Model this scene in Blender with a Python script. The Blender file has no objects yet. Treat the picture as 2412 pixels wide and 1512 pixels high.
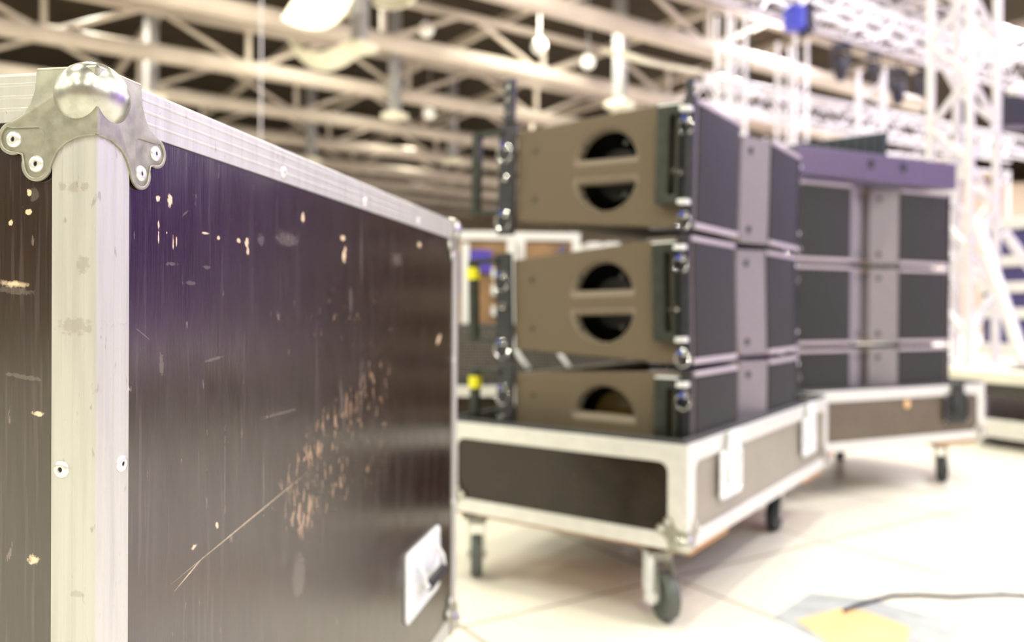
import bpy, bmesh, math, random
from mathutils import Vector, Matrix, Euler
random.seed(7)
SC = bpy.context.scene
COL = SC.collection
PI = math.pi
R = math.radians

# ------------------------------------------------------------------ materials
def nt(name):
    m = bpy.data.materials.new(name); m.use_nodes = True
    t = m.node_tree; b = t.nodes['Principled BSDF']
    return m, t, b
def mat(name, col, rough=.5, metal=0., spec=.5, var=0., scale=20., bump=0., stretch=(1,1,1), rvar=0., emit=None, sheen=0.):
    m, t, b = nt(name)
    b.inputs['Base Color'].default_value = (*col, 1)
    b.inputs['Roughness'].default_value = rough
    b.inputs['Metallic'].default_value = metal
    b.inputs['Specular IOR Level'].default_value = spec
    if emit:
        b.inputs['Emission Color'].default_value = (*emit[0], 1); b.inputs['Emission Strength'].default_value = emit[1]
    if var or bump or rvar:
        tc = t.nodes.new('ShaderNodeTexCoord'); mp = t.nodes.new('ShaderNodeMapping'); nz = t.nodes.new('ShaderNodeTexNoise')
        mp.inputs['Scale'].default_value = stretch
        nz.inputs['Scale'].default_value = scale; nz.inputs['Detail'].default_value = 5
        t.links.new(tc.outputs['Object'], mp.inputs['Vector']); t.links.new(mp.outputs[0], nz.inputs['Vector'])
        if var:
            rp = t.nodes.new('ShaderNodeValToRGB')
            rp.color_ramp.elements[0].position = .3; rp.color_ramp.elements[1].position = .7
            rp.color_ramp.elements[0].color = (*[c*(1-var) for c in col], 1)
            rp.color_ramp.elements[1].color = (*[min(1, c*(1+var)) for c in col], 1)
            t.links.new(nz.outputs['Fac'], rp.inputs[0]); t.links.new(rp.outputs[0], b.inputs['Base Color'])
        if rvar:
            mr = t.nodes.new('ShaderNodeMapRange'); mr.inputs['To Min'].default_value = max(.02, rough-rvar); mr.inputs['To Max'].default_value = rough+rvar
            t.links.new(nz.outputs['Fac'], mr.inputs['Value']); t.links.new(mr.outputs[0], b.inputs['Roughness'])
        if bump:
            bp = t.nodes.new('ShaderNodeBump'); bp.inputs['Strength'].default_value = bump; bp.inputs['Distance'].default_value = .002
            t.links.new(nz.outputs['Fac'], bp.inputs['Height']); t.links.new(bp.outputs[0], b.inputs['Normal'])
    return m

class Mask:
    """wear marks with a shape of their own, laid out in a panel's own metres"""
    def __init__(s, t, axis):
        s.t = t; s.axis = axis
        s.tc = t.nodes.new('ShaderNodeTexCoord')
        s.nz = t.nodes.new('ShaderNodeTexNoise'); s.nz.inputs['Scale'].default_value = 260; s.nz.inputs['Detail'].default_value = 4
        t.links.new(s.tc.outputs['Object'], s.nz.inputs['Vector'])
    def math(s, op, a, b=None, clamp=False):
        n = s.t.nodes.new('ShaderNodeMath'); n.operation = op; n.use_clamp = clamp
        for i, v in enumerate((a, b)):
            if v is None: continue
            if isinstance(v, (int, float)): n.inputs[i].default_value = v
            else: s.t.links.new(v, n.inputs[i])
        return n.outputs[0]
    def noise(s, scale, stretch, lo, hi, detail=4):
        mp = s.t.nodes.new('ShaderNodeMapping'); mp.inputs['Scale'].default_value = stretch
        nz = s.t.nodes.new('ShaderNodeTexNoise'); nz.inputs['Scale'].default_value = scale; nz.inputs['Detail'].default_value = detail
        mr = s.t.nodes.new('ShaderNodeMapRange'); mr.inputs['From Min'].default_value = lo; mr.inputs['From Max'].default_value = hi
        s.t.links.new(s.tc.outputs['Object'], mp.inputs['Vector']); s.t.links.new(mp.outputs[0], nz.inputs['Vector']); s.t.links.new(nz.outputs['Fac'], mr.inputs['Value'])
        return mr.outputs[0]
    def ell(s, a, z, ra, rz, ang=0., soft=.35, rag=.9):
        mp = s.t.nodes.new('ShaderNodeMapping'); mp.vector_type = 'TEXTURE'
        if s.axis == 'x':      # panel lies in y-z
            mp.inputs['Location'].default_value = (0, a, z); mp.inputs['Scale'].default_value = (1e3, ra, rz); mp.inputs['Rotation'].default_value = (ang, 0, 0)
        else:
            mp.inputs['Location'].default_value = (a, 0, z); mp.inputs['Scale'].default_value = (ra, 1e3, rz); mp.inputs['Rotation'].default_value = (0, -ang, 0)
        s.t.links.new(s.tc.outputs['Object'], mp.inputs['Vector'])
        ln = s.t.nodes.new('ShaderNodeVectorMath'); ln.operation = 'LENGTH'; s.t.links.new(mp.outputs[0], ln.inputs[0])
        w = s.math('ADD', ln.outputs['Value'], s.math('MULTIPLY', s.math('SUBTRACT', s.nz.outputs['Fac'], .5), rag*2))
        mr = s.t.nodes.new('ShaderNodeMapRange'); mr.inputs['From Min'].default_value = 1; mr.inputs['From Max'].default_value = 1-soft
        s.t.links.new(w, mr.inputs['Value'])
        return mr.outputs[0]
    def any(s, lst):
        o = lst[0]
        for x in lst[1:]: o = s.math('MAXIMUM', o, x)
        return o
    def mix(s, fac, a, b):
        n = s.t.nodes.new('ShaderNodeMix'); n.data_type = 'RGBA'
        s.t.links.new(fac, n.inputs[0])
        for i, v in ((6, a), (7, b)):
            if isinstance(v, tuple): n.inputs[i].default_value = (*v, 1)
            else: s.t.links.new(v, n.inputs[i])
        return n.outputs[2]

def worn_panel(name, axis, chips, scuffs, clusters, base=(.014, .0065, .0045)):
    m, t, b = nt(name); k = Mask(t, axis)
    st = (1, 1, .06)
    grain = k.noise(420, st, .35, .75)
    c = k.mix(grain, base, tuple(x*1.9 for x in base))
    haze = k.noise(60, (1, 1, .12), .60, .80)
    haze2 = k.math('MULTIPLY', haze, .06)
    c = k.mix(haze2, c, (.30, .27, .30))
    c = k.mix(k.math('MULTIPLY', k.noise(230, (1, 1, .035), .60, .70, 2), .09), c, (.34, .28, .30))
    c = k.mix(k.math('MULTIPLY', k.noise(150, (1, 1, .30), .70, .74), .30), c, (.45, .36, .30))
    if scuffs:
        f = k.math('MULTIPLY', k.any([k.ell(*x) for x in scuffs]), .13)
        c = k.mix(f, c, (.55, .50, .46))
    pl = []
    for (a, z, ra, rz, ang, sc, lo) in clusters:
        pl.append(k.math('MULTIPLY', k.ell(a, z, ra, rz, ang, .6, .5), k.noise(sc, (1, 1, .45), lo, lo+.05)))
    if pl: c = k.mix(k.math('MULTIPLY', k.any(pl), .75), c, (.42, .27, .17))
    if chips: c = k.mix(k.any([k.ell(*x) for x in chips]), c, (.80, .62, .42))
    t.links.new(c, b.inputs['Base Color'])
    ro = k.noise(35, (1, 1, .25), .25, .75)
    mr = t.nodes.new('ShaderNodeMapRange'); mr.inputs['To Min'].default_value = .16; mr.inputs['To Max'].default_value = .27
    t.links.new(ro, mr.inputs['Value']); t.links.new(mr.outputs[0], b.inputs['Roughness'])
    b.inputs['IOR'].default_value = 2.0
    bp = t.nodes.new('ShaderNodeBump'); bp.inputs['Strength'].default_value = .14; bp.inputs['Distance'].default_value = .0006
    t.links.new(grain, bp.inputs['Height']); t.links.new(bp.outputs[0], b.inputs['Normal'])
    return m

def rail_metal(name, smudges=()):
    m, t, b = nt(name); k = Mask(t, 'y')
    c = k.mix(k.noise(90, (1, 1, .05), .45, .8), (.58, .58, .55), (.46, .46, .43))
    c = k.mix(k.math('MULTIPLY', k.noise(160, (1, 1, .35), .66, .72), .5), c, (.25, .23, .20))
    if smudges: c = k.mix(k.math('MULTIPLY', k.any([k.ell(*x) for x in smudges]), .38), c, (.30, .26, .20))
    t.links.new(c, b.inputs['Base Color'])
    b.inputs['Metallic'].default_value = .35; b.inputs['Roughness'].default_value = .38
    bp = t.nodes.new('ShaderNodeBump'); bp.inputs['Strength'].default_value = .15; bp.inputs['Distance'].default_value = .001
    t.links.new(k.noise(240, (1, 1, .2), .3, .7), bp.inputs['Height']); t.links.new(bp.outputs[0], b.inputs['Normal'])
    return m

def mesh_grille(name, a, bcol, scale, rough=.6):
    m, t, b = nt(name)
    tc = t.nodes.new('ShaderNodeTexCoord'); v = t.nodes.new('ShaderNodeTexVoronoi'); v.inputs['Scale'].default_value = scale; v.inputs['Randomness'].default_value = .15
    rp = t.nodes.new('ShaderNodeValToRGB'); rp.color_ramp.elements[0].position = .38; rp.color_ramp.elements[1].position = .5
    rp.color_ramp.elements[0].color = (*bcol, 1); rp.color_ramp.elements[1].color = (*a, 1)
    t.links.new(tc.outputs['Object'], v.inputs['Vector']); t.links.new(v.outputs['Distance'], rp.inputs[0]); t.links.new(rp.outputs[0], b.inputs['Base Color'])
    b.inputs['Roughness'].default_value = rough; b.inputs['Specular IOR Level'].default_value = .2
    return m

M = {}
M['rail'] = rail_metal('brushed_aluminium', [(-.0295, .912, .004, .004), (-.020, .911, .005, .005), (-.010, .911, .004, .004), (-.018, .805, .017, .007), (-.012, .852, .006, .008), (-.016, .60, .006, .003)])
M['rail_far'] = mat('dolly_aluminium', (.74, .74, .71), .42, .30, .5, .06, 30)
M['steel'] = mat('zinc_plate', (.37, .365, .30), .45, .6, .5, .18, 90, .12, rvar=.10)
M['ball'] = mat('polished_zinc', (.54, .545, .49), .30, .85, .5, .22, 60, .12, rvar=.10)
M['rivet'] = mat('rivet_aluminium', (.88, .88, .86), .30, .6)
M['hole'] = mat('dark_hole', (.01, .01, .008), .7)
M['galv'] = mat('galvanised_dish', (.82, .84, .86), .45, .08, .5, .10, 40)
M['fork'] = mat('caster_steel', (.42, .43, .39), .4, .5, .5, .1, 40)
M['black'] = mat('black_rubber', (.012, .012, .014), .5)
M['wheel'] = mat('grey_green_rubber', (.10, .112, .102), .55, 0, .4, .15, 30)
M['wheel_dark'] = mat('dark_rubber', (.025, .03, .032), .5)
M['ply'] = mat('plywood_edge', (.50, .27, .10), .6, 0, .3, .25, 25, stretch=(1, 1, 8))
M['dolly_panel'] = mat('dark_laminate', (.018, .012, .006), .22, 0, .5, .35, 14, rvar=.07)
M['dolly_panel'].node_tree.nodes['Principled BSDF'].inputs['IOR'].default_value = 1.5
M['foam'] = mat('grey_foam', (.03, .03, .033), .9)
M['liner'] = mat('grey_felt_liner', (.06, .06, .065), .8)
M['cab'] = mat('brown_textured_paint', (.132, .102, .066), .62, 0, .35, .10, 300, .10)
M['front'] = mat('grey_baffle_paint', (.22, .20, .225), .42, 0, .5, .05, 60)
M['strip'] = mat('pale_edge_strip', (.42, .37, .42), .4)
M['cab_rim'] = mat('cab_paint_lit_rim', (.22, .18, .135), .6, 0, .35)  # cabinet paint made lighter, light caught by the rounded lip put into the colour
M['grille'] = mesh_grille('speaker_mesh', (.062, .061, .058), (.018, .018, .019), 330)
M['rig'] = mat('dark_rigging_steel', (.045, .05, .042), .42, .45, .5, .2, 40)
M['rigbar'] = mat('grey_rigging_steel', (.055, .055, .065), .38, .5, .5, .2, 40)
M['chrome'] = mat('chrome', (.85, .85, .84), .12, 1)
M['blue'] = mat('blue_button', (.02, .05, .35), .35)
M['yellow'] = mat('yellow_tape', (.75, .70, .02), .5)
M['driver'] = mat('grey_driver_cone', (.022, .021, .020), .45)
M['amber'] = mat('amber_horn_wood', (.13, .075, .008), .5)
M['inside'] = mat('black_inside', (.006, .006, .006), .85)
M['fly'] = mat('fly_frame_grey', (.13, .105, .17), .40, .2, .5, .05, 40)
M['greenblack'] = mat('black_green_plastic', (.022, .034, .022), .45)
M['white_paint'] = mat('white_truss_aluminium', (.70, .68, .72), .38, .25, .5, .05, 20)
M['roof_white'] = mat('roof_white_paint', (.54, .465, .40), .6, 0, .3, .12, 1.2)
M['roof_grey'] = mat('roof_grey_steel', (.36, .35, .36), .55, .2, .4, .1, 3)
M['cream'] = mat('cream_sheet', (.86, .82, .66), .7)
M['cable'] = mat('black_cable', (.02, .02, .028), .5)
M['deckedge'] = mat('deck_cream_edge', (.72, .69, .58), .5, 0, .4, .1, 6)
M['deckdark'] = mat('deck_dark_side', (.06, .055, .05), .6)
M['decktop'] = mat('deck_top_birch', (.62, .58, .52), .55, 0, .4, .1, 6)
M['tape_grey'] = mat('grey_gaffer_tape', (.40, .42, .43), .6, 0, .3, .15, 14)
M['tape_orange'] = mat('orange_floor_tape', (.80, .52, .26), .55, 0, .3, .1, 10)
M['navy'] = mat('navy_panel', (.045, .035, .14), .45)
M['blue_lamp'] = mat('blue_lamp_housing', (.03, .04, .45), .35)
M['lamp_black'] = mat('lamp_black', (.02, .018, .03), .5)
M['tan'] = mat('tan_ply_panel', (.33, .20, .10), .5, 0, .4, .2, 12)
M['label_blue'] = mat('blue_label', (.09, .06, .45), .45)
M['white_case'] = mat('white_case_laminate', (.85, .85, .84), .4)
M['sub_mesh'] = mesh_grille('coarse_black_mesh', (.16, .145, .13), (.02, .02, .018), 75)
M['drape'] = mat('violet_drape', (.040, .014, .105), .85, 0, .2, .25, 3, stretch=(6, 6, .15))
M['red'] = mat('red_lantern_paint', (.65, .10, .05), .5)
M['peach'] = mat('peach_wall_paint', (.55, .43, .33), .8)

# ------------------------------------------------------------------ mesh builder
class MB:
    def __init__(s): s.v = []; s.f = []
    def add(s, v, f, mx=None):
        n = len(s.v)
        s.v += [tuple(mx @ Vector(p)) if mx else tuple(p) for p in v]
        s.f += [tuple(i+n for i in q) for q in f]
        return s
    def hexa(s, p):
        return s.add(p, [(0, 3, 2, 1), (4, 5, 6, 7), (0, 1, 5, 4), (1, 2, 6, 5), (2, 3, 7, 6), (3, 0, 4, 7)])
    def box(s, x0, x1, y0, y1, z0, z1, mx=None):
        p = [(x0, y0, z0), (x1, y0, z0), (x1, y1, z0), (x0, y1, z0), (x0, y0, z1), (x1, y0, z1), (x1, y1, z1), (x0, y1, z1)]
        if mx: p = [tuple(mx @ Vector(q)) for q in p]
        return s.hexa(p)
    def tube(s, a, b, r, n=12, r2=None, caps=True):
        a = Vector(a); b = Vector(b); d = (b-a).normalized(); r2 = r if r2 is None else r2
        u = d.orthogonal().normalized(); w = d.cross(u)
        v = []
        for c, rr in ((a, r), (b, r2)):
            for i in range(n):
                t = 2*PI*i/n; v.append(c+(u*math.cos(t)+w*math.sin(t))*rr)
        f = [(i, (i+1) % n, n+(i+1) % n, n+i) for i in range(n)]
        if caps: f += [tuple(range(n-1, -1, -1)), tuple(range(n, 2*n))]
        return s.add(v, f)
    def path(s, pts, r, n=10, closed=False):
        pts = [Vector(p) for p in pts]; k = len(pts); v = []; f = []
        prev = None
        for i, p in enumerate(pts):
            d = ((pts[(i+1) % k] if closed or i < k-1 else p)-(pts[i-1] if closed or i > 0 else p)).normalized()
            u = d.orthogonal().normalized() if prev is None else (prev-d*prev.dot(d)).normalized()
            prev = u; w = d.cross(u)
            for j in range(n):
                t = 2*PI*j/n; v.append(p+(u*math.cos(t)+w*math.sin(t))*r)
        for i in range(k if closed else k-1):
            a = i*n; b = ((i+1) % k)*n
            for j in range(n): f.append((a+j, a+(j+1) % n, b+(j+1) % n, b+j))
        if not closed: f += [tuple(range(n-1, -1, -1)), tuple((k-1)*n+j for j in range(n))]
        return s.add(v, f)
    def lathe(s, prof, mx=None, n=24):
        """prof: (r, h) pairs turned about local z"""
        v = []; f = []
        for r, h in prof:
            for j in range(n):
                t = 2*PI*j/n; v.append((r*math.cos(t), r*math.sin(t), h))
        for i in range(len(prof)-1):
            for j in range(n): f.append((i*n+j, i*n+(j+1) % n, (i+1)*n+(j+1) % n, (i+1)*n+j))
        f.append(tuple(range(n-1, -1, -1))); f.append(tuple((len(prof)-1)*n+j for j in range(n)))
        return s.add(v, f, mx)
    def sphere(s, c, r, nu=32, nv=18):
        v = [(c[0], c[1], c[2]-r)]; f = []
        for i in range(1, nv):
            a = -PI/2+PI*i/nv
            for j in range(nu):
                t = 2*PI*j/nu; v.append((c[0]+r*math.cos(a)*math.cos(t), c[1]+r*math.cos(a)*math.sin(t), c[2]+r*math.sin(a)))
        v.append((c[0], c[1], c[2]+r)); top = len(v)-1
        for j in range(nu):
            f.append((0, 1+(j+1) % nu, 1+j)); f.append((top, top-nu+j, top-nu+(j+1) % nu))
        for i in range(nv-2):
            for j in range(nu):
                a = 1+i*nu; f.append((a+j, a+(j+1) % nu, a+nu+(j+1) % nu, a+nu+j))
        return s.add(v, f)
    def prism(s, poly, h0, h1, mx=None):
        """simple polygon in local x-y pushed from z=h0 to h1"""
        n = len(poly)
        v = [(x, y, h0) for x, y in poly]+[(x, y, h1) for x, y in poly]
        f = [(i, (i+1) % n, n+(i+1) % n, n+i) for i in range(n)]+[tuple(range(n-1, -1, -1)), tuple(range(n, 2*n))]
        return s.add(v, f, mx)
    def plate(s, loops, th, bev=0., mx=None, res=2):
        """filled outline with holes (local x-y), thickness th from z=0 up, rounded rims"""
        cu = bpy.data.curves.new('tmp', 'CURVE'); cu.dimensions = '2D'; cu.fill_mode = 'BOTH'
        cu.extrude = max(1e-5, th/2-bev); cu.bevel_depth = bev; cu.bevel_resolution = res; cu.offset = -bev
        for lp in loops:
            sp = cu.splines.new('POLY'); sp.points.add(len(lp)-1); sp.use_cyclic_u = True
            for p, q in zip(sp.points, lp): p.co = (q[0], q[1], 0, 1)
        o = bpy.data.objects.new('tmp', cu); COL.objects.link(o)
        dg = bpy.context.evaluated_depsgraph_get()
        me = o.evaluated_get(dg).to_mesh()
        T = Matrix.Translation((0, 0, th/2)); T = (mx @ T) if mx else T
        s.add([v.co.copy() for v in me.vertices], [tuple(p.vertices) for p in me.polygons], T)
        o.evaluated_get(dg).to_mesh_clear(); bpy.data.objects.remove(o); bpy.data.curves.remove(cu)
        return s
    def flip(s): s.f = [tuple(reversed(q)) for q in s.f]; return s
    def build(s, name, m, parent=None, smooth=False, bevel=0., fix=True):
        me = bpy.data.meshes.new(name); me.from_pydata(s.v, [], s.f); me.update()
        bm = bmesh.new(); bm.from_mesh(me)
        bmesh.ops.remove_doubles(bm, verts=bm.verts, dist=1e-6)
        if fix: bmesh.ops.recalc_face_normals(bm, faces=bm.faces)
        if smooth:
            for f in bm.faces: f.smooth = True
            for e in bm.edges:
                if len(e.link_faces) == 2 and e.calc_face_angle(0) > R(38): e.smooth = False
        bm.to_mesh(me); bm.free()
        me.materials.append(m)
        o = bpy.data.objects.new(name, me); COL.objects.link(o)
        if parent: o.parent = parent
        if bevel:
            b = o.modifiers.new('edge', 'BEVEL'); b.width = bevel; b.segments = 2; b.limit_method = 'ANGLE'; b.angle_limit = R(40)
        return o

def tag(o, label=None, cat=None, group=None, kind=None):
    for k, v in (('label', label), ('category', cat), ('group', group), ('kind', kind)):
        if v: o[k] = v
    return o
def empty(name, loc, rz=0., rx=0., label=None, cat=None, group=None, parent=None):
    o = bpy.data.objects.new(name, None); COL.objects.link(o); o.location = loc; o.rotation_euler = (rx, 0, rz); o.empty_display_size = .1
    if parent: o.parent = parent
    return tag(o, label, cat, group)
def dup(o, parent=None):
    c = o.copy(); COL.objects.link(c)
    if parent is not None: c.parent = parent
    for ch in list(o.children): dup(ch, c)
    return c
def structure(o): o['kind'] = 'structure'; return o

def rrect(x0, x1, y0, y1, r, n=6):
    p = []
    for cx, cy, a in ((x1-r, y0+r, -PI/2), (x1-r, y1-r, 0), (x0+r, y1-r, PI/2), (x0+r, y0+r, PI)):
        for i in range(n+1):
            t = a+PI/2*i/n; p.append((cx+r*math.cos(t), cy+r*math.sin(t)))
    return p
def face_mx(o, u, v):
    """local x->u, y->v, z->u x v, at o"""
    u = Vector(u); v = Vector(v); w = u.cross(v)
    return Matrix(((u.x, v.x, w.x, o[0]), (u.y, v.y, w.y, o[1]), (u.z, v.z, w.z, o[2]), (0, 0, 0, 1)))

# ------------------------------------------------------------------ setting
def ground_mat():
    m, t, b = nt('pale_floor_panels')
    tc = t.nodes.new('ShaderNodeTexCoord'); mp = t.nodes.new('ShaderNodeMapping'); br = t.nodes.new('ShaderNodeTexBrick')
    ang = math.atan2(.54, .84)
    mp.vector_type = 'TEXTURE'; mp.inputs['Rotation'].default_value = (0, 0, ang)
    c, s_ = math.cos(ang), math.sin(ang)
    u0, v0 = 1.763-.735*3, 1.83-1.47*2
    mp.inputs['Location'].default_value = (c*u0-s_*v0, s_*u0+c*v0, 0)
    br.offset = 0; br.inputs['Scale'].default_value = 1; br.inputs['Brick Width'].default_value = .735; br.inputs['Row Height'].default_value = 1.47
    br.inputs['Mortar Size'].default_value = .006; br.inputs['Mortar Smooth'].default_value = .3
    br.inputs['Color1'].default_value = (.79, .755, .66, 1); br.inputs['Color2'].default_value = (.83, .80, .71, 1); br.inputs['Mortar'].default_value = (.28, .24, .19, 1)
    nz = t.nodes.new('ShaderNodeTexNoise'); nz.inputs['Scale'].default_value = 2.2; nz.inputs['Detail'].default_value = 6
    mr = t.nodes.new('ShaderNodeMapRange'); mr.inputs['From Min'].default_value = .3; mr.inputs['From Max'].default_value = .7; mr.inputs['To Min'].default_value = .86; mr.inputs['To Max'].default_value = 1
    mx = t.nodes.new('ShaderNodeMix'); mx.data_type = 'RGBA'; mx.blend_type = 'MULTIPLY'; mx.inputs[0].default_value = 1
    L = t.links.new
    L(tc.outputs['Object'], mp.inputs['Vector']); L(mp.outputs[0], br.inputs['Vector']); L(tc.outputs['Object'], nz.inputs['Vector']); L(nz.outputs['Fac'], mr.inputs['Value'])
    L(br.outputs['Color'], mx.inputs[6]); L(mr.outputs[0], mx.inputs[7]); L(mx.outputs[2], b.inputs['Base Color'])
    b.inputs['Roughness'].default_value = .32
    return m
X0, X1, Y0, Y1, ZC = -32, 34, -14, 46, 8.2
structure(MB().box(X0, X1, Y0, Y1, -.3, 0).build('floor', ground_mat()))
structure(MB().box(X0, X1, Y0, Y1, ZC, ZC+.3).build('ceiling', mat('dark_roof_deck', (.040, .029, .018), .8, 0, .2, .35, 1.5, stretch=(1, 4, 1))))
wm = mat('dull_hall_wall', (.28, .22, .17), .8, 0, .2, .15, 1)
structure(MB().box(X0, X1, Y1, Y1+.3, 0, ZC).build('wall_back', wm))
structure(MB().box(X0, X1, Y0-.3, Y0, 0, ZC).build('wall_front', wm))
structure(MB().box(X0-.3, X0, Y0, Y1, 0, ZC).build('wall_left', wm))
structure(MB().box(X1, X1+.3, Y0, Y1, 0, ZC).build('wall_right', M['peach']))

# ------------------------------------------------------------------ ball corner
PO = [(0, 51), (14, 52), (25, 56), (33, 62.5), (38, 72), (39.5, 78)]
PO += [(51+13*math.cos(a), 72+13*math.sin(a)) for a in [R(x) for x in range(150, -21, -10)]]+[(64.3, 64.3)]
HALF = [p for p in PO]
OUT = HALF+[(y, x) for x, y in reversed(HALF[:-1])]
OUTLINE = [(0, 0)]+OUT      # millimetres, u along one edge, v along the other
POCKET = [(43.5, 72), (43.5, 49.5), (45, 45.5), (49.5, 43.5), (72, 43.5)]
POCKET += [(72+10*math.cos(a), 51+10*math.sin(a)) for a in [R(x) for x in range(-60, 91, 15)]]+[(63, 63)]
POCKET += [(51+10*math.cos(a), 72+10*math.sin(a)) for a in [R(x) for x in range(10, 151, 14)]]
def ball_corner(corner, sx, sy, sz, parent, fine=True):
    """corner point of the case; sx, sy, sz point inward along each edge"""
    k = .001
    b = MB(); o = Vector(corner)
    ax = (Vector((sx, 0, 0)), Vector((0, sy, 0)), Vector((0, 0, sz)))
    riv = []; hol = []
    for a, c in ((0, 1), (1, 2), (2, 0)):
        u, v = ax[a], ax[c]; n = -ax[3-a-c]
        w = u.cross(v)
        if w.dot(n) < 0: u, v = v, u
        mx = face_mx(o, u, v)
        b.plate([[(x*k, y*k) for x, y in OUTLINE], [(x*k, y*k) for x, y in POCKET]], 2.3*k, .8*k, mx)
        b.plate([[(x*k, y*k) for x, y in OUTLINE]], 0.7*k, .2*k, mx)
        for q in ((71.5, 52), (51.5, 71.5)):
            riv.append(mx @ Matrix.Translation((q[0]*k, q[1]*k, 0.6*k)))
    for a in range(3):
        b.tube(o, o+ax[a]*.0505, .0023, 10)
    bc = b.build('ball_corner', M['steel'], parent, smooth=True)
    MB().sphere(o+ax[0]*.0158+ax[1]*.0158+ax[2]*.0178, .0272, 40 if fine else 24, 24 if fine else 14).build('ball', M['ball'], bc, smooth=True)
    for mx in riv:
        MB().lathe([(6.6*k, 0), (6.6*k, .6*k), (5.6*k, 1.9*k), (3.8*k, 2.6*k), (2.4*k, 2.5*k), (1.9*k, 1.6*k), (1.8*k, .6*k)], mx, 20).build('rivet', M['rivet'], bc, smooth=True)
        if fine: MB().lathe([(1.85*k, .5*k), (1.85*k, .9*k)], mx, 12).build('rivet_hole', M['hole'], bc)
    return bc

# ------------------------------------------------------------------ foreground flight case
CASE = empty('flight_case', (-.3163, .62, 0), -.1817, label='tall dark brown flight case with aluminium edges and a steel ball corner', cat='flight case')
W, Lc, ZT, ZB = .62, 1.1172, 1.0011, .150
RW = .0385
def rail_profile():
    w, t, r = RW, .0022, .0032
    top = []
    # first leg, from its free edge to the corner, with three raised lines
    def leg(d):
        q = [(d, 0)]
        return q
    P = [(w, -t), (w, 0)]
    for c in (.0285, .0190, .0095):
        P += [(c+.0011, 0), (c+.0006, .0006), (c-.0006, .0006), (c-.0011, 0)]
    P += [(r, 0), (r*.3, -r*.3), (0, -r)]
    Q = [(-y if False else y, x) for x, y in P]
    return P
def rail(a, b, d1, d2, name='edge_rail', parent=None, m=None):
    """angle rail from a to b along a case edge; d1, d2 = inward unit directions of its two legs"""
    a = Vector(a); b = Vector(b); d1 = Vector(d1); d2 = Vector(d2)
    w, t, r = RW, .0022, .0030
    def legpts(u, n):
        q = [(w, 0)]
        for c in (.0285, .0190, .0095):
            q += [(c+.0015, 0), (c+.0006, .00045), (c-.0006, .00045), (c-.0015, 0)]
        q += [(r, 0)]
        return [u*x-n*y for x, y in q]
    o1 = legpts(d1, d2); o2 = legpts(d2, d1)
    cor = [d1*(r*.3)+d2*(r*.3)]
    prof = o1+cor+list(reversed(o2))+[d2*w+d1*t, d2*t+d1*t, d1*w+d2*t]
    n = len(prof); v = [a+p for p in prof]+[b+p for p in prof]
    f = [(i, (i+1) % n, n+(i+1) % n, n+i) for i in range(n)]+[tuple(range(n-1, -1, -1)), tuple(range(n, 2*n))]
    return MB().add(v, f).build(name, m or M['rail'], parent)
Xn, Yp, Zn = Vector((-1, 0, 0)), Vector((0, 1, 0)), Vector((0, 0, -1))
RIV = [(.0066, 0), (.0066, .0006), (.0055, .0018), (.0036, .0024), (.0022, .0022), (.0018, .0008)]
def rail_rivet(p, n, parent):
    n = Vector(n); u = n.orthogonal().normalized(); v = n.cross(u)
    MB().lathe(RIV, face_mx(p, u, v), 18).build('rivet', M['rivet'], parent, smooth=True)
    MB().lathe([(.0018, .0006), (.0018, .0011)], face_mx(p, u, v), 10).build('rivet_hole', M['hole'], parent)
g = .036
for x, sx in ((0, -1), (-W, 1)):
    for y, sy in ((0, 1), (Lc, -1)):
        r_ = rail((x, y, ZB+g), (x, y, ZT-g), (sx, 0, 0), (0, sy, 0), 'edge_rail', CASE)
        if x == 0 and y == 0:
            for z in (.6948, .33):
                rail_rivet((-.0295, 0, z), (0, -1, 0), r_); rail_rivet((0, .0300, z), (1, 0, 0), r_)
        if x == 0 and y == Lc:
            for z in (.7142, .42): rail_rivet((0, Lc-.03, z), (1, 0, 0), r_)
    for z, sz in ((ZT, -1), (ZB, 1)):
        r_ = rail((x, g, z), (x, Lc-g, z), (sx, 0, 0), (0, 0, sz), 'edge_rail', CASE)
        if x == 0:
            for y in (.3107, .5692, .8304): rail_rivet((0, y, z+sz*.0275), (1, 0, 0), r_)
for y, sy in ((0, 1), (Lc, -1)):
    for z, sz in ((ZT, -1), (ZB, 1)):
        rail((-g, y, z), (-W+g, y, z), (0, sy, 0), (0, 0, sz), 'edge_rail', CASE)
i_ = .0018; th = .009
chips = [(.0967, .9131, .0036, .0058), (.0795, .9125, .0034, .0030), (.0803, .8905, .0016, .0040), (.0803, .8790, .0010, .0062), (.1015, .8770, .0010, .0060), (.1065, .8775, .0012, .0058),
         (.2313, .8868, .0042, .0052), (.2335, .8795, .0026, .0055), (.176, .8876, .0026, .0022), (.154, .890, .0058, .0013),
         (.3659, .9285, .0052, .0062), (.4898, .9148, .0100, .0045), (.4960, .8900, .0070, .0090), (.4990, .900, .004, .004), (.8439, .9330, .011, .0055), (.215, .888, .004, .003), (.092, .8846, .0012, .0014),
         (.9750, .7600, .020, .0085, .5, .5, .4), (.1365, .598, .0042, .0022, .25), (.176, .6075, .0030, .0034, .5),
         (.241, .597, .158, .00075, .155, .9, .25), (.130, .576, .030, .0008, .35, .9, .3), (.0393, .7550, .0022, .0045, .6)]
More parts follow.
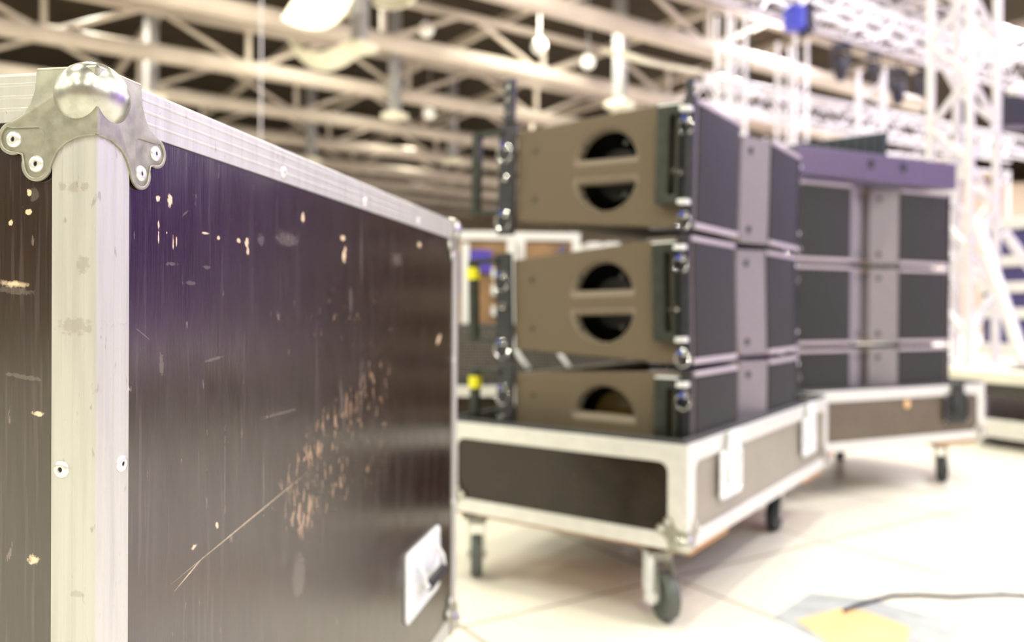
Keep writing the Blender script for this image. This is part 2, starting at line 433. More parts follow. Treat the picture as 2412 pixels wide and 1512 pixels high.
scuffs = [(.262, .893, .009, .006), (.325, .899, .032, .009), (.100, .858, .010, .002), (.155, .858, .008, .002), (.129, .842, .009, .0022), (.17, .77, .02, .0016, .1), (.060, .797, .014, .0008, -.5),
          (.56, .90, .006, .06, 0, .8, .3), (.52, .83, .006, .02), (.72, .90, .03, .012), (.12, .905, .006, .0012, .6), (.085, .77, .004, .012), (.31, .70, .05, .002), (.56, .70, .005, .05), (.49, .69, .006, .04, .2), (.27, .63, .0016, .05), (.19, .66, .001, .05), (.36, .50, .02, .03)]
clusters = [(.44, .660, .17, .030, .35, 120, .53), (.37, .578, .055, .045, 0, 110, .52), (.47, .605, .11, .07, 0, 120, .60), (.62, .70, .10, .06, .2, 110, .60), (.55, .63, .2, .10, 0, 120, .63), (.58, .80, .25, .08, 0, 120, .655)]
M['panel_side'] = worn_panel('worn_brown_laminate', 'x', chips, scuffs, clusters)
M['panel_front'] = worn_panel('worn_brown_laminate_narrow_side', 'y',
    [(-.060, .908, .0022, .003), (-.0605, .893, .0030, .0030), (-.0760, .885, .0022, .0022), (-.0555, .6232, .0055, .0045, 0, .5), (-.0520, .7367, .0060, .0022, 0, .5), (-.0750, .8375, .017, .0030, -.08, .8, .75)],
    [(-.0735, .8325, .020, .0034, -.1), (-.0735, .8325, .020, .0034, -.1), (-.065, .765, .02, .0022, -.15), (-.056, .907, .004, .006)], [])
MB().box(-i_-th, -i_, .006, Lc-.006, ZB+.006, ZT-.006).build('side_panel', M['panel_side'], CASE)
MB().box(-W+i_, -W+i_+th, .006, Lc-.006, ZB+.006, ZT-.006).build('side_panel', M['panel_side'], CASE)
MB().box(-W+i_+th, -i_-th, i_, i_+th, ZB+.006, ZT-.006).build('end_panel', M['panel_front'], CASE)
MB().box(-W+i_+th, -i_-th, Lc-i_-th, Lc-i_, ZB+.006, ZT-.006).build('end_panel', M['panel_front'], CASE)
MB().box(-W+i_+th, -i_-th, i_+th, Lc-i_-th, ZT-i_-th, ZT-i_).build('lid_panel', M['panel_front'], CASE)
MB().box(-W+i_+th, -i_-th, i_+th, Lc-i_-th, ZB+i_, ZB+i_+th).build('bottom_panel', M['panel_front'], CASE)
for x, sx in ((0, -1), (-W, 1)):
    for y, sy in ((0, 1), (Lc, -1)):
        for z, sz in ((ZT, -1), (ZB, 1)):
            if x == 0 or z == ZT: ball_corner((x, y, z), sx, sy, sz, CASE, fine=(x == 0 and y == 0 and z == ZT))
# recessed spring handle in the long side
def dish_handle(y0, y1, z0, z1, parent):
    mx = face_mx((0, 0, 0), (0, 1, 0), (0, 0, 1))
    T = Matrix.Translation((-i_, 0, 0)) @ mx
    hy0, hy1, hz0, hz1 = y0+.040, y1-.028, z0+.018, z1-.018
    h = MB().plate([rrect(y0, y1, z0, z1, .016), rrect(hy0, hy1, hz0, hz1, .010)], .0042, .0012, T).build('recessed_handle', M['galv'], parent, smooth=True)
    pan = MB()
    pan.box(.0005, .0035, hy0-.002, hy1+.002, hz0-.002, hz1+.002)
    pan.build('handle_dish', M['galv'], h)
    zc = (z0+z1)/2
    bar = MB().path([(.006, hy0+.012, zc+.03), (.018, hy0+.012, zc+.012), (.022, hy0+.014, zc-.010), (.022, hy1-.014, zc-.010), (.018, hy1-.012, zc+.012), (.006, hy1-.012, zc+.03)], .0045, 8)
    bar.build('handle_bar', M['galv'], h, smooth=True)
    MB().tube((.022, hy0+.024, zc-.010), (.022, hy1-.024, zc-.010), .0095, 14).build('rubber_grip', M['black'], h, smooth=True)
    for yy in (y0+.012, y1-.012):
        for zz in (z0+.012, z1-.012): rail_rivet((-i_+.0042, yy, zz), (1, 0, 0), h)
dish_handle(.767, .980, .2800, .4020, CASE)

# ------------------------------------------------------------------ casters
def caster(parent, x, y, ztop, rot, brake=0, rad=.0625, dark=False):
    """swivel caster hanging from ztop to the floor; part of its dolly"""
    mx = Matrix.Translation((x, y, 0)) @ Matrix.Rotation(rot, 4, 'Z')
    w = .018; off = .035
    b = MB()
    b.box(-.045, .045, -.045, .045, ztop-.006, ztop, mx)
    b.lathe([(.030, ztop-.026), (.034, ztop-.016), (.030, ztop-.006)], mx, 20)
    for s in (-1, 1):
        poly = [(-.028, ztop-.024), (.028, ztop-.024), (off+.020, rad+.008), (off+.012, rad-.016), (off-.012, rad-.016), (off-.02, rad+.008)]
        m2 = mx @ Matrix(((1, 0, 0, 0), (0, 0, 1, s*(w+.006)), (0, 1, 0, 0), (0, 0, 0, 1)))
        b.prism(poly, -.0018, .0018, m2)
    b.box(-.028, .028, -w-.0078, w+.0078, ztop-.028, ztop-.022, mx)
    c = b.build('caster', M['fork'], parent, bevel=.001)
    wh = MB(); prof = [(.012, -w*.8), (rad*.72, -w*.8), (rad*.8, -w), (rad*.95, -w), (rad, -w*.55), (rad, w*.55), (rad*.95, w), (rad*.8, w), (rad*.72, w*.8), (.012, w*.8)]
    m3 = mx @ Matrix.Translation((off, 0, rad)) @ Matrix.Rotation(PI/2, 4, 'X')
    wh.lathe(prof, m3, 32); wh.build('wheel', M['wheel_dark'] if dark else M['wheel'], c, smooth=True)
    ax = MB(); ax.lathe([(.007, -w-.013), (.011, -w-.010), (.011, -w-.008), (.006, -w-.008), (.006, w+.008), (.011, w+.008), (.011, w+.010), (.007, w+.013)], m3, 14)
    ax.build('axle_bolt', M['chrome'], c, smooth=True)
    if brake:
        p = MB(); y0_, y1_ = sorted((brake*(w+.010), brake*(w+.026)))
        p.box(-.012, .030, y0_, y1_, rad+.010, ztop-.012, mx); p.box(.000, .040, y0_, y1_, rad-.020, rad+.012, mx); p.box(-.02, .02, min(0, y0_), max(0, y1_), ztop-.014, ztop-.007, mx)
        p.build('brake_lever', M['galv'], c, bevel=.003)
    return c
for x, y in ((-.09, .10), (-W+.09, .10), (-.09, Lc-.12), (-W+.09, Lc-.12)):
    caster(CASE, x, y, ZB, R(-100), 0, .055)

# ------------------------------------------------------------------ dolly trays
def butterfly(parent, xc, z0, z1, ztop, dark=False):
    g = M['rig'] if dark else M['galv']
    T = face_mx((0, -.004, 0), (1, 0, 0), (0, 0, 1))
    d = MB().plate([rrect(xc-.090, xc+.090, z0, z1, .020), rrect(xc-.074, xc+.074, z0+.014, z1-.020, .010)], .004, .001, T)
    d.box(xc-.075, xc+.075, -.0035, -.0005, z0+.012, z1-.018)
    o = d.build('butterfly_latch', g, parent, smooth=True)
    k = MB(); zc = (z0+z1)/2-.008
    k.lathe([(.020, 0), (.020, .006), (.012, .009)], face_mx((xc, -.0035, zc), (1, 0, 0), (0, 0, 1)), 20)
    for s in (-1, 1):
        k.plate([[(xc+s*.004, zc-.006), (xc+s*.014, zc-.020), (xc+s*.030, zc-.022), (xc+s*.034, zc-.002), (xc+s*.026, zc+.012), (xc+s*.006, zc+.008)]], .004, .001, face_mx((0, -.012, 0), (1, 0, 0), (0, 0, 1)))
    k.build('butterfly_key', g, o, smooth=True)
    h = MB(); h.box(xc-.036, xc+.036, -.012, -.004, zc+.018, z1+.004); h.box(xc-.040, xc+.040, -.016, -.006, z1+.004, ztop+.006); h.tube((xc-.044, -.012, z1+.002), (xc+.044, -.012, z1+.002), .005, 10)
    h.build('latch_hook', g, o, bevel=.001)
    for s in (-1, 1):
        for zz in (z0+.010, z1-.010):
            MB().lathe([(.005, 0), (.005, .001), (.003, .003)], face_mx((xc+s*.081, -.008, zz), (1, 0, 0), (0, 0, 1)), 12).build('rivet', M['chrome'], o, smooth=True)
def dolly(name, loc, rz, L, Wd, label, casters, latches, dark_latches=(), z0=.2015, z1=.4742, badge=None, fp=None):
    D = empty(name, loc, rz, label=label, cat='flight case tray', group='open flight case trays carrying speakers')
    rw = .048
    for side in range(4):
        ln = L if side % 2 == 0 else Wd
        mx = (face_mx((0, 0, 0), (1, 0, 0), (0, 0, 1)), face_mx((L, 0, 0), (0, 1, 0), (0, 0, 1)), face_mx((L, Wd, 0), (-1, 0, 0), (0, 0, 1)), face_mx((0, Wd, 0), (0, -1, 0), (0, 0, 1)))[side]
        o0 = .0 if side % 2 == 0 else .0004
        MB().plate([[(o0, z0), (ln-o0, z0), (ln-o0, z1), (o0, z1)], rrect(rw+.006, ln-rw-.006, z0+.042, z1-rw, .026)], .005, .0012, mx @ Matrix.Translation((0, 0, -.005))).build('edge_frame', M['rail_far'], D, smooth=True)
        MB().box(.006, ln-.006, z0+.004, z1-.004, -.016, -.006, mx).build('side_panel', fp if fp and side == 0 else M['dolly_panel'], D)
    MB().plate([[(.002, .002), (L-.002, .002), (L-.002, Wd-.002), (.002, Wd-.002)], [(.022, .022), (L-.022, .022), (L-.022, Wd-.022), (.022, Wd-.022)]], .004, .001, Matrix.Translation((0, 0, z1-.004))).build('top_rim', M['rail_far'], D)
    MB().plate([[(.008, .010), (L-.008, .010), (L-.008, Wd-.010), (.008, Wd-.010)], [(.016, .022), (L-.016, .022), (L-.016, Wd-.022), (.016, Wd-.022)]], .10, 0, Matrix.Translation((0, 0, z1-.088))).build('liner', M['liner'], D)
    MB().box(.018, L-.018, .018, Wd-.018, z0+.004, .300).build('foam_bed', M['foam'], D)
    for xa, xb in ((.045, .325), (L-.325, L-.045)):
        MB().box(xa, xb, .010, Wd-.010, z0-.020, z0).build('caster_board', M['ply'], D)
    for (x, sx) in ((0, 1), (L, -1)):
        for (y, sy) in ((0, 1), (Wd, -1)): ball_corner((x, y, z0), sx, sy, 1, D, fine=False)
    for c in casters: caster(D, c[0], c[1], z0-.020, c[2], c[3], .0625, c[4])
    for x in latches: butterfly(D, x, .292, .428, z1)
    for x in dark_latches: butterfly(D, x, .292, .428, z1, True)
    if badge:
        MB().lathe([(.020, 0), (.020, .002), (.017, .003)], face_mx((badge, -.0, .395), (1, 0, 0), (0, 0, 1)), 24).build('round_badge', M['tape_orange'], D)
    return D
DY = .604; RZ1 = PI/2-DY
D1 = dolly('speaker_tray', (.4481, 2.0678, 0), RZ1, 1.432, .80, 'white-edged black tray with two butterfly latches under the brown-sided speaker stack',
      [(.072, .108, R(230), -1, False), (.075, .725, R(217), 0, False), (1.13, .11, R(183), 0, True), (1.345, .72, R(200), 0, True)], (.305, 1.130), fp=mat('lit_beige_laminate', (.26, .235, .195), .30, 0, .5, .08, 9))  # front side's beige paints bright reflected light onto the dark laminate
EY = 1.1225; RZ2 = PI/2-EY
ed = Vector((math.sin(EY), math.cos(EY), 0)); ep = Vector((-math.cos(EY), math.sin(EY), 0))
G = Vector((2.3044, 3.9642, 0)); L2 = 1.33
O2 = G-ed*L2
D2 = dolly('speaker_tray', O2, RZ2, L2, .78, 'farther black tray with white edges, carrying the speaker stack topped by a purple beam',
      [(L2-.205, .085, R(227), 0, True), (L2-.21, .70, R(230), 0, True), (.12, .10, R(200), False, True), (.12, .70, R(200), False, True)], (), (L2-.215,), .2050, .4705, badge=L2-.55, fp=mat('lit_brown_laminate', (.12, .098, .066), .30, 0, .5, .12, 9))  # front side lighter than the rest, the light falling on it is in the colour
D3 = dolly('speaker_tray', (-1.02, 3.60, 0), R(3), 1.56, .78, 'tray with white rails under the black mesh box, behind the brown speaker stack',
      [(.10, .10, 0, False, True), (1.44, .10, 0, False, True), (.10, .68, 0, False, True), (1.44, .68, 0, False, True)], (.3, 1.1))

# ------------------------------------------------------------------ line array speakers
SW, SH, SD = .985, .345, .568
def d_hole(yc, zflat, up, w, h):
    r = (w*w+h*h)/(2*h); a = math.atan2(w, r-h); s = 1 if up else -1
    p = [(yc+r*math.sin(t), zflat+s*(r*math.cos(t)-(r-h))) for t in [a-2*a*i/24 for i in range(25)]]
    q = p[1:-1]; c0, c1 = p[0], p[-1]
    q = [((c0[0]*3+p[1][0])/4-.004, c0[1]+s*.0035)]+q+[((c1[0]*3+p[-2][0])/4+.004, c1[1]+s*.0035)]
    bot = [(yc+w*(-.93+.31*i), zflat) for i in range(7)]
    return q+bot
def d_rim(b, up, zc, mx):
    s = 1 if up else -1; loops = []
    for k in range(7):
        th = PI/2*k/6; f = math.sin(th); d = .022*(1-math.cos(th))
        loops.append([(x, y, -d) for x, y in d_hole(.264, zc+s*(.016+.020*f), up, .106-.013*f, .102-.024*f)])
    loops.append([(x, y, -.040) for x, y, _ in loops[-1]])
    n = len(loops[0]); v = [p for l in loops for p in l]
    b.add(v, [(i*n+j, i*n+(j+1) % n, (i+1)*n+(j+1) % n, (i+1)*n+j) for i in range(len(loops)-1) for j in range(n)], mx)
def make_speaker():
    root = empty('array_speaker', (0, 0, 0))
    tp = .036
    out = [(.0, .004), (.06, .002), (SD, tp), (SD, SH-tp), (.06, SH-.002), (.0, SH-.004)]
    zc = SH/2
    for x, nx in ((0, 1), (SW-.022, 1)):
        mx = face_mx((x, 0, 0), (0, 1, 0), (0, 0, 1))
        sp = MB().plate([out, d_hole(.264, zc+.019, True, .102, .098), d_hole(.264, zc-.019, False, .102, .098)], .022, .006, mx, 3)
        rm = MB(); m_rim = face_mx((0, 0, 0), (0, 1, 0), (0, 0, 1)) @ Matrix.Scale(-1, 4, (0, 0, 1)) if x == 0 else face_mx((SW, 0, 0), (0, 1, 0), (0, 0, 1))
        for up in (True, False): d_rim(rm, up, zc, m_rim)
        o = sp.build('side_panel', M['cab'], root)
        rm.build('handle_rim', M['cab_rim'], o, smooth=True)
        xs = 0 if x == 0 else SW
        for y, z in ((.20, .10), (.33, .10), (.20, SH-.10), (.33, SH-.10), (.50, .10), (.50, SH-.10)):
            n = (-1, 0, 0) if x == 0 else (1, 0, 0)
            u = Vector((0, 1, 0)) if x else Vector((0, -1, 0))
            MB().lathe([(.007, 0), (.007, .0012)], face_mx((xs, y, z), u, (0, 0, 1)), 12).build('screw', M['rig'], o)
    c = MB()
    for s0, s1, e0, e1 in ((SH-.020, SH-.004, SH-tp-.014, SH-tp), (.004, .020, tp, tp+.014)):
        c.hexa([(.020, .05, s0), (SW-.020, .05, s0), (SW-.020, SD-.012, e0), (.020, SD-.012, e0), (.020, .05, s1), (SW-.020, .05, s1), (SW-.020, SD-.012, e1), (.020, SD-.012, e1)])
    c.box(.020, SW-.020, SD-.016, SD-.003, tp, SH-tp)
    c.build('cabinet', M['cab'], root)
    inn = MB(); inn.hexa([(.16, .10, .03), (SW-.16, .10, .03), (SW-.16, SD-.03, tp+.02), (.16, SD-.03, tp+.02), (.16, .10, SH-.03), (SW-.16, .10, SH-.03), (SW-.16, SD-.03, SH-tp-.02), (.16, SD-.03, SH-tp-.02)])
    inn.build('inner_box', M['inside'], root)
    prof = [(.004, 0), (.342, 0), (.465, .052), (.474, .10), (.511, .10), (.520, .052), (.643, 0), (SW-.004, 0), (SW-.004, .125), (.004, .125)]
    b = MB().prism(prof, .001, SH-.001).build('front_baffle', M['front'], root, bevel=.002)
    for x in (.425, .56):
        for z in (.045, SH-.045):
            y = .052*(x-.342)/.123 if x < .49 else .052*(.643-x)/.123
            d = Vector((.123, .052, 0)).normalized() if x < .49 else Vector((.123, -.052, 0)).normalized()
            MB().lathe([(.011, -.001), (.011, .002), (.006, .003)], face_mx((x, y, z), d, (0, 0, 1)), 16).build('screw', M['rig'], b, smooth=True)
    for x0, x1 in ((.022, .336), (.649, SW-.022)):
        MB().plate([rrect(x0, x1, .018, SH-.016, .006)], .006, .002, face_mx((0, 0, 0), (1, 0, 0), (0, 0, 1))).build('grille', M['grille'], root, smooth=True)
    for x0, x1 in ((.004, .338), (.647, SW-.004)):
        for z0_, z1_ in ((.0005, .0165), (SH-.0145, SH-.0005)): MB().box(x0, x1, -.009, -.0005, z0_, z1_).build('edge_strip', M['strip'], root, bevel=.003)
    for s in (-1, 1):
        X = 0 if s < 0 else SW
        def bx(m, d0, d1, *a):
            x0, x1 = sorted((X+s*d0, X+s*d1)); m.box(x0, x1, *a)
        f = MB(); bx(f, .001, .013, -.004, .026, -.004, SH+.004); fr = f.build('front_rigging', M['rigbar'], root, bevel=.001)
        mx = face_mx((X+(s*.001 if s > 0 else -.033), 0, 0), (0, 1, 0), (0, 0, 1))
        MB().plate([rrect(.030, .093, .062, .325, .006), rrect(.036, .058, .088, .300, .004)], .032, .001, mx).build('side_bracket', M['rig'], root, smooth=True)
        for z0_, z1_ in ((.306, .318), (.062, .074)):
            l = MB(); bx(l, .034, .042, .000, .026, z0_, z1_); bx(l, .013, .036, .000, .026, z0_, z1_)
            l.build('bracket_lug', M['galv'], root)
        l = MB(); bx(l, .001, .034, .030, .092, .3255, .3300); l.build('bracket_cap', M['galv'], root, bevel=.001)
        rr = MB(); bx(rr, .001, .014, SD+.0, SD+.058, -.004, SH-.014); re = rr.build('rear_rigging', M['rigbar'], root, bevel=.001)
        hd = MB(); bx(hd, .002, .026, SD+.128, SD+.154, .060, .318); bx(hd, .002, .022, SD+.045, SD+.150, .302, .318); bx(hd, .002, .022, SD+.045, SD+.150, .060, .074)
        hd.build('rear_handle', M['rig'], root, bevel=.002)
        for (y, z) in ((.012, .285), (.012, .035), (.036, .15), (SD+.026, .265), (SD+.026, .06), (SD+.030, .17)):
            u = Vector((0, 1, 0)) if s > 0 else Vector((0, -1, 0))
            mxp = face_mx((X+s*.013, y, z), u, (0, 0, 1))
            p = MB().lathe([(.010, 0), (.010, .006), (.006, .008), (.006, .020), (.0085, .022), (.0085, .028)], mxp, 16).build('locking_pin', M['chrome'], root, smooth=True)
            if z in (.285, .035, .06, .265):
                MB().lathe([(.0062, .028), (.0062, .034), (.003, .036)], mxp, 12).build('pin_button', M['blue'], p, smooth=True)
                cx = X+s*.030; rr_ = .026 if y > .3 else .020
                MB().path([(cx+s*.004*math.sin(2*t), y+rr_*math.sin(t), z-rr_+rr_*math.cos(t)) for t in [2*PI*i/22 for i in range(22)]], .0016, 6, True).build('pull_ring', M['chrome'], p, smooth=True)
    return root
S1 = Vector((.4757, 2.1626, 0)); E1 = Vector((1.2263, 3.4689, 0))-ed*.032+ep*.014
proto = make_speaker()
boxes = [proto]+[dup(proto) for _ in range(5)]
where = ['topmost', 'middle', 'lowest']
k = 0
for stack, (P0, rz, zs, tilts, desc) in enumerate(((S1, RZ1, (1.036, .6735, .3110), (1.3, -1.4, .5), 'of the stack with brown sides and half-moon holes'),
                                                    (E1, RZ2, (1.0335, .6705, .3075), (.4, .2, .1), 'of the stack under the purple beam'))):
    for i in range(3):
        o = boxes[k]; k += 1
        o.location = (P0.x, P0.y, zs[i]); o.rotation_euler = (R(tilts[i]), 0, rz)
        tag(o, '%s black-grilled line array speaker %s' % (where[i], desc), 'speaker', 'line array speakers stacked on trays')
        if i > 0: MB().box(.03, SW-.03, .055, .085, SH-.0009, SH+.0135).build('spacer_strip', M['rig'], o)
        if stack == 0:
            dm = (M['driver'], M['driver'], M['amber'])[i]
            MB().lathe([(.030, 0), (.045, .01), (.070, .028), (.074, .034)], face_mx((.122, .264, SH/2+(.02 if i == 2 else 0)), (0, -1, 0), (0, 0, 1)), 28).build('driver', dm, o, smooth=True)
            if i > 0: MB().box(-.0285, -.0005, SD+.1255, SD+.1565, .255, .292).build('yellow_tape', M['yellow'], o)
# links standing out of the near stack's topmost box
MB().box(-.012, -.001, .002, .022, SH+.007, SH+.052).build('link_bar', M['rigbar'], proto, bevel=.002)
MB().box(-.013, -.001, SD+.006, SD+.046, SH-.004, SH+.125).build('link_bar', M['rigbar'], proto, bevel=.003)
for z in (SH+.10, SH+.06, SH+.02): MB().lathe([(.010, 0), (.010, .004)], face_mx((-.013, SD+.026, z), (0, -1, 0), (0, 0, 1)), 14).build('link_bolt', M['chrome'], proto)
bpy.context.view_layer.update()

# fly frame and wedge on the far stack
FL = empty('fly_frame', (E1.x, E1.y, 1.397), RZ2, label='purple-grey steel fly frame lying across the top of the far speaker stack', cat='fly frame')
fb = MB().box(-.01, SW+.012, -.035, .045, 0, .122).build('front_beam', M['fly'], FL, bevel=.004)
for x in (.425, .632): MB().lathe([(.022, 0), (.022, .0012)], face_mx((x, -.035, .075), (1, 0, 0), (0, 0, 1)), 20).build('bolt_hole', M['rig'], fb)
MB().box(-.01, SW+.012, .42, .50, 0, .122).build('rear_beam', M['fly'], FL, bevel=.004)
MB().box(-.01, .06, .045, .42, .01, .112).build('side_arm', M['fly'], FL, bevel=.004)
MB().box(SW-.06, SW+.012, .045, .42, .01, .112).build('side_arm', M['fly'], FL, bevel=.004)
wb = empty('tilt_wedge', tuple(Vector((E1.x, E1.y, 1.5205))+ed*.045+ep*.03), RZ2, label='black-green ribbed wedge lying on the purple fly frame', cat='wedge')
MB().prism([(0, 0), (.56, -.0), (.57, .128), (.02, .022)], -.16, .0, face_mx((0, 0, 0), (1, 0, 0), (0, 0, 1)) ).build('wedge_body', M['greenblack'], wb, bevel=.004)
for i in range(8):
    x = .10+i*.058; MB().box(x, x+.016, -.006, .002, .004, .020+.168*x).build('rib', M['greenblack'], wb)

# ------------------------------------------------------------------ things behind the near stack
SUB = empty('mesh_front_box', (-.93, 3.66, .302), R(3), label='black box with a coarse mesh front on the tray behind the brown speakers', cat='speaker')
MB().box(0, 1.43, .02, .60, 0, .44).build('cabinet', M['inside'], SUB, bevel=.006)
MB().plate([rrect(.01, 1.42, .01, .43, .02)], .016, .004, face_mx((0, .02, 0), (1, 0, 0), (0, 0, 1))).build('mesh_front', M['sub_mesh'], SUB, smooth=True)
for xh in (.96, 1.15):
    MB().path([(xh-.03, -.002, .40), (xh-.025, -.03, .36), (xh, -.035, .31), (xh+.03, -.03, .27), (xh+.045, -.002, .25)], .011, 8).build('handle', M['galv'], SUB, smooth=True)

def rack_case(name, loc, rz, w, d, h, label, pm, group='cases standing behind the speaker stacks', wheels=True):
    c = empty(name, loc, rz, label=label, cat='flight case', group=group)
    t = .05 if wheels else .02
    MB().box(t*.3, w-t*.3, t*.3, d-t*.3, .12 if wheels else .0, h-t*.3).build('case_body', pm, c)
    for z in (.10, h-t):
        MB().plate([[(0, 0), (w, 0), (w, d), (0, d)], [(t, t), (w-t, t), (w-t, d-t), (t, d-t)]], t, .003, Matrix.Translation((0, 0, z))).build('edge_rail', M['white_case'], c)
    for x in (0, w-t):
        for y in (0, d-t): MB().box(x, x+t, y, y+t, .15, h-t).build('corner_post', M['white_case'], c)
    for x in (.1, w-.1) if wheels else ():
        for y in (.1, d-.1):
            MB().lathe([(.02, -.02), (.05, -.02), (.05, .02), (.02, .02)], Matrix.Translation((x, y, .05)) @ Matrix.Rotation(PI/2, 4, 'X'), 16).build('wheel', M['wheel_dark'], c)
    return c
rc = rack_case('rack_case', (-.52, 4.72, 0), R(2), .54, .55, 1.27, 'white-edged rack case with a blue label, just beyond the far edge of the brown case', M['tan'])
MB().box(.24, .40, -.006, .014, 1.03, 1.16).build('blue_label', M['label_blue'], rc)
MB().box(.175, .205, -.006, .014, .90, 1.14).build('blue_strip', M['label_blue'], rc)
MB().box(.225, .27, -.012, .014, .62, 1.20).build('white_strap', M['white_case'], rc)
for z in (.65, .78, .90, 1.0): MB().box(.40, .49, -.014, .014, z, z+.055).build('latch', M['white_case'], rc)
MB().box(.10, .225, -.010, .014, .62, .69).build('white_bar', M['white_case'], rc)
rc2 = rack_case('rack_case', (.03, 5.10, 0), R(6), .40, .5, 1.30, 'open cream-edged rack case seen in the gap under the topmost brown speaker', M['tan'])
MB().tube((.14, -.01, .95), (.30, -.01, 1.22), .022, 8).build('purple_strap', M['fly'], rc2)
for i, x in enumerate((.50, .62)):
    rc3 = rack_case('rack_case', (x, 5.35, 0), R(4), .085, .4, 1.26, ['slim white upright case nearer the cream rack case, in the gap between brown speakers', 'slim white upright case farther from the cream rack case, in the gap between brown speakers'][i], M['white_case'], wheels=False)

# ------------------------------------------------------------------ stage deck and truss towers
u_ = Vector((.447, -.894, 0)); w_ = Vector((.894, .447, 0))
DK = empty('stage_deck', (2.75-.447*4, 5.04+.894*4, 0), math.atan2(u_.y, u_.x), label='low stage deck with a cream edge under the white truss tower', cat='stage deck')
MB().box(0, 6.2, 0, 5, .395, .46).build('deck_top', M['deckedge'], DK)
MB().box(.02, 6.18, .06, 4.98, .30, .395).build('under_frame', M['deckdark'], DK)
for i in range(4):
    for j in (0.12, 2.4, 4.8): MB().box(.2+i*1.9, .28+i*1.9, j, j+.08, 0, .30).build('deck_leg', M['rail_far'], DK)
MB().box(.05, 6.1, .10, .16, .06, .17).build('lower_beam', M['rail_far'], DK)

def truss(name, a, b, side, r, step, br, label, cat, group, spin=0., m=None, phase=0.):
    """four-chord lattice truss from a to b"""
    m = m or M['white_paint']
    a = Vector(a); b = Vector(b); d = (b-a); L = d.length; d.normalize()
    up = Vector((0, 0, 1)) if abs(d.z) < .9 else Vector((math.cos(spin), math.sin(spin), 0))
    u = d.cross(up).normalized(); w = u.cross(d)
    if abs(d.z) > .9: u = Vector((math.cos(spin), math.sin(spin), 0)); w = Vector((-math.sin(spin), math.cos(spin), 0))
    t = empty(name, a, label=label, cat=cat, group=group)
    cor = [Vector(), u*side, u*side+w*side, w*side]
    for c in cor: MB().tube(c, c+d*L, r, 10).build('chord', m, t, smooth=True)
    n = int(L/step)
    if d.z < .5:
        for q in (.15, .5, .85): MB().tube(d*L*q+Vector((0, 0, side)), d*L*q+Vector((0, 0, 8.18-a.z-d.z*L*q)), .012, 8).build('hanging_cable', M['cable'], t)
    for f in range(4):
        p, q = cor[f], cor[(f+1) % 4]
        z = MB(); pts = []
        for i in range(2*n+1):
            h = min(L, max(0, (i/2+phase)*step)); pts.append((p if (i+f) % 2 == 0 else q)+d*h)
        for i in range(2*n): z.tube(pts[i], pts[i+1], br, 8)
        z.build('lattice_brace', m, t, smooth=True)
    return t
F0 = Vector((3.0603, 5.463, .462))
ta = R(62.9)
tw = truss('truss_tower', F0+Vector((0, 0, .012)), F0+Vector((0, 0, 6.6)), .29, .029, .576, .021, 'big white lattice truss tower standing on the stage deck', 'truss tower', None, PI/2-ta, phase=.337)
# phase so that nodes on the front chord sit at about 1.82 m and 2.40 m
MB().box(-.10, .40, -.08, .42, -.012, .0).build('base_plate', M['white_paint'], tw)
og = empty('outrigger', (3.045, 5.34, 1.40), label='thick white outrigger tube slanting down from the truss tower to the deck', cat='outrigger', group='outrigger tubes of the tower')
MB().tube((0, 0, 0), (.10, -.34, -.90), .040, 18).build('outrigger_tube', M['white_paint'], og, smooth=True)
MB().box(.04, .16, -.40, -.28, -.938, -.926).build('foot_plate', M['rigbar'], og)
og2 = empty('outrigger', (3.38, 5.60, 1.36), label='thinner outrigger tube', cat='outrigger', group='outrigger tubes of the tower')
og2['label'] = 'thinner white outrigger tube on the other side of the truss tower'
MB().tube((0, 0, 0), (.62, -.10, -.88), .034, 16).build('outrigger_tube', M['white_paint'], og2, smooth=True)

# rig behind
def on(px_ratio, depth, z): return Vector((px_ratio*depth, depth, z))
H1a, H1b = Vector((1.9, 11.3, 5.40)), Vector((10.2, 16.8, 5.40))
truss('lighting_truss', H1a, H1b, .42, .034, .75, .018, 'white lighting truss with four dark lamps hanging under it', 'lighting truss', 'white lighting trusses')
truss('lighting_truss', (2.9, 13.6, 4.2), (11.2, 18.4, 4.2), .42, .034, .75, .018, 'lowest white lighting truss, level with the towers beyond the far speakers', 'lighting truss', 'white lighting trusses')
truss('lighting_truss', (2.6, 12.9, 6.3), (11.0, 17.94, 6.3), .42, .034, .75, .018, 'highest white lighting truss, just under the roof beyond the others', 'lighting truss', 'white lighting trusses')
truss('lighting_truss', (3.2, 10.4, 5.75), (9.6, 13.2, 5.75), .42, .034, .7, .018, 'white lighting truss above the blue lamp, running towards the big tower', 'lighting truss', 'white lighting trusses')
truss('lighting_truss', (2.4, 9.4, 4.9), (7.4, 8.4, 5.3), .40, .032, .7, .017, 'short white lighting truss crossing in front of the other two', 'lighting truss', 'white lighting trusses')
for i, (rr, dp_, z, sd) in enumerate(((.2635, 12.2, 5.38, .30), (.345, 13.4, 5.38, .34), (.405, 15.2, 4.19, .34), (.455, 12.4, 4.6, .36), (.495, 16.8, 4.19, .36), (.31, 17.5, 4.6, .4), (.38, 18.5, 4.4, .4))):
    truss('truss_tower', on(rr, dp_, 0), on(rr, dp_, z-.08), sd, .030, .62, .016,
          ['slim white lattice tower just beyond the near speaker stack', 'white lattice tower behind the edge of the purple fly frame', 'white lattice tower behind the black-green wedge', 'white lattice tower between the wedge and the big tower',
           'white lattice tower seen through the big tower', 'distant white lattice tower beyond the slim one', 'distant white lattice tower beyond the fly frame'][i], 'truss tower', 'white towers behind the stacks', R(20+17*i))
